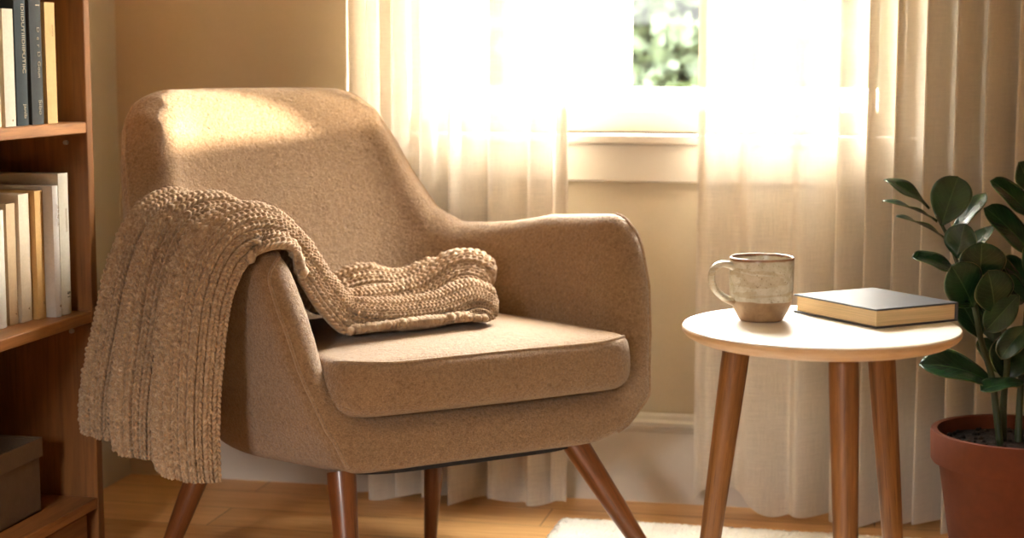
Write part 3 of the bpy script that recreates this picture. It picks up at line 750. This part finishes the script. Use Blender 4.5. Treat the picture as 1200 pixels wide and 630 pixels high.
lf((1109, 279), (1053, 248), 11, (.16, .2, 1), .01, -.03)
lf((1103, 264), (1123, 205), 20, (1, -.25, .25), 0, .02)
lf((1116, 280), (1153, 223), 11, (.55, -.7, .3), 0, .02)
lf((1121, 303), (1130, 263), 16, (1, -.35, .2), -.01, -.04)
lf((1127, 305), (1164, 260), 11, (.5, -.75, .35), .01, .03)
lf((1124, 318), (1072, 297), 14, (.6, .1, .8), .01, -.02)
lf((1146, 336), (1152, 285), 24, (1, .1, .2), -.02, -.05)
lf((1141, 360), (1118, 312), 23, (1, .1, .3), -.03, -.07)
lf((1166, 366), (1160, 318), 22, (1, .2, .3), -.03, -.06)
lf((1166, 322), (1203, 352), 16, (.8, .4, .5), .02, .02)
lf((1160, 292), (1200, 348), 13, (.9, .5, .3), .03, .05)
lf((1150, 398), (1121, 342), 16, (.9, .2, .4), .0, .03)
lf((1164, 400), (1163, 338), 20, (.9, -.3, .3), .02, .03)
lf((1194, 345), (1156, 386), 14, (.8, .2, .6), -.03, -.05)
lf((1204, 380), (1172, 418), 13, (.75, -.2, .7), -.03, -.05)
lf((1168, 449), (1086, 416), 22, (.65, .3, .8), -.02, -.05, bend=.25)
lf((1200, 447), (1150, 453), 13, (.4, .1, 1), -.03, -.06)
lf((1176, 446), (1192, 396), 22, (1, -.1, .2), .01, .02)
lf((1212, 256), (1165, 209), 17, (.8, .45, .5), .05, .03)
lf((1212, 300), (1159, 241), 19, (.85, .45, .4), .05, .02)
lf((1208, 225), (1196, 190), 14, (1, .3, .2), .05, .03)
lf((1210, 345), (1178, 300), 17, (.8, .5, .3), .06, .05)
lf((1176, 440), (1150, 395), 15, (.8, .3, .4), .04, .06)
# the side of the plant beyond the frame
lf((1212, 250), (1258, 205), 18, (.8, -.4, .5), .05, .05); lf((1212, 295), (1268, 255), 19, (.7, -.4, .6), .05, .08)
lf((1208, 345), (1268, 310), 20, (.7, -.4, .6), .04, .02); lf((1204, 395), (1262, 365), 20, (.7, -.4, .6), .04, -.02)
lf((1200, 440), (1262, 420), 20, (.6, -.3, .8), .03, .0); lf((1208, 330), (1232, 280), 20, (.9, -.2, .4), .04, -.02)

# ------------------------------------------------------------------ garden beyond the window
M['stucco'] = plain('white_stucco', lin(240, 236, 228), .9, 60, .03, .3, .002)
TY = 5.0
bm = bmesh.new(); box(bm, -4.5, 3.5, TY, TY+.16, -.4, .775); box(bm, -4.5, 3.5, TY-.03, TY+.19, .775, .832, .006); struct(from_bm('wall_stand_in', bm, M['stucco']))  # low white wall added as stand-in for the overexposed pale band outside
bm = bmesh.new(); box(bm, -1.02, -.765, TY-.03, TY+.22, .8315, 2.6, .008); struct(from_bm('post_stand_in_1', bm, M['stucco']))  # white post, likewise added to give the overexposed pale upright
bm = bmesh.new(); box(bm, -14, 10, WY+.3, 26, -.5, -.4); struct(from_bm('ground', bm, M['grass']), None)
def bush(name, loc, rx, ry, rz_, n, label, cat, trunk):
    root = empty(name, (loc[0], loc[1], -.4), label, cat)
    u = rng.normal(size=(n, 3)); u /= np.linalg.norm(u, axis=1, keepdims=True)
    lump = 1+.22*np.sin(u[:, 0]*5+loc[0])*np.cos(u[:, 2]*6)+.12*np.sin(u[:, 1]*11)
    c = u*np.array([rx, ry, rz_])*(lump*(.62+.38*rng.random(n)))[:, None]; c[:, 2] += loc[2]+.4
    a = rng.normal(size=(n, 3)); a /= np.linalg.norm(a, axis=1, keepdims=True); b = np.cross(a, rng.normal(size=(n, 3))); b /= np.linalg.norm(b, axis=1, keepdims=True)
    s = (.05+.05*rng.random(n))[:, None]
    V = np.stack([c-a*s, c+b*s*.5, c+a*s, c-b*s*.5], 1).reshape(-1, 3); Fq = np.arange(n*4).reshape(n, 4)
    link('foliage', np_mesh('foliage', V, Fq), M['foliage'], root)
    bm = bmesh.new()
    for q in range(trunk):
        x, y = random.uniform(-.12, .12)*(trunk > 1), random.uniform(-.12, .12)*(trunk > 1)
        tube(bm, [(x, y, 0), (x*1.5, y*1.5, (loc[2]+.4)*.5), (x*2.5, y*2.5, loc[2]+.4)], [.07/trunk**.5, .06/trunk**.5, .03], 8)
    from_bm('trunk', bm, M['spruce'], root, smooth=True)
bush('garden_shrub', (-.92, 8.2, 1.0), 1.1, .8, 1.5, 22000, 'tall leafy green garden shrub seen through the window glass', 'shrub', 3)

# ------------------------------------------------------------------ light
w = bpy.data.worlds.new('sky'); S.world = w; w.use_nodes = True; nt = w.node_tree; nt.nodes.clear()
bg = nt.nodes.new('ShaderNodeBackground'); ow = nt.nodes.new('ShaderNodeOutputWorld'); bg.inputs[0].default_value = (1, .985, .96, 1)
tcw = nt.nodes.new('ShaderNodeTexCoord'); spw = nt.nodes.new('ShaderNodeSeparateXYZ'); mr = nt.nodes.new('ShaderNodeMapRange')
mr.interpolation_type = 'SMOOTHSTEP'; mr.inputs[1].default_value = .10; mr.inputs[2].default_value = .42; mr.inputs[3].default_value = 3.0; mr.inputs[4].default_value = 72   # bright hazy horizon, brighter high sky
nt.links.new(tcw.outputs['Generated'], spw.inputs[0]); nt.links.new(spw.outputs['Z'], mr.inputs[0]); nt.links.new(mr.outputs[0], bg.inputs[1])
nt.links.new(bg.outputs[0], ow.inputs[0])
def aim(o, d): o.rotation_euler = Vector(d).to_track_quat('-Z', 'Y').to_euler()
sd = bpy.data.lights.new('low_sun', 'SUN'); sd.energy = 40; sd.angle = math.radians(2.5); sd.color = (1, .87, .68)
so = bpy.data.objects.new('low_sun', sd); COL.objects.link(so); so.location = (4, 6, 3); aim(so, (-.70, -.36, -.035))
def area(name, loc, d, sx, sy, e, c):
    l = bpy.data.lights.new(name, 'AREA'); l.shape = 'RECTANGLE'; l.size = sx; l.size_y = sy; l.energy = e; l.color = c
    o = bpy.data.objects.new(name, l); COL.objects.link(o); o.location = loc; aim(o, d)
def portal(name, loc, d, sx, sy):
    area(name, loc, d, sx, sy, 1, (1, 1, 1)); bpy.data.lights[name].cycles.is_portal = True
portal('front_fill_portal', (-1.0, FY-.15, 1.425), (0, 1, 0), .6, .65)  # guides sky light through the added fill opening
portal('back_window_portal', ((wx0+wx1)/2, WY+.14, (wz0+wz1)/2), (0, -1, 0), wx1-wx0, wz1-wz0)
vs = S.view_settings; vs.view_transform = 'Standard'; vs.look = 'None'; vs.gamma = 1; vs.use_curve_mapping = False; vs.exposure = 1.06
S.cycles.use_denoising = True
S.cycles.max_bounces = 10; S.cycles.diffuse_bounces = 5; S.cycles.transparent_max_bounces = 16
S.cycles.sample_clamp_indirect = 8
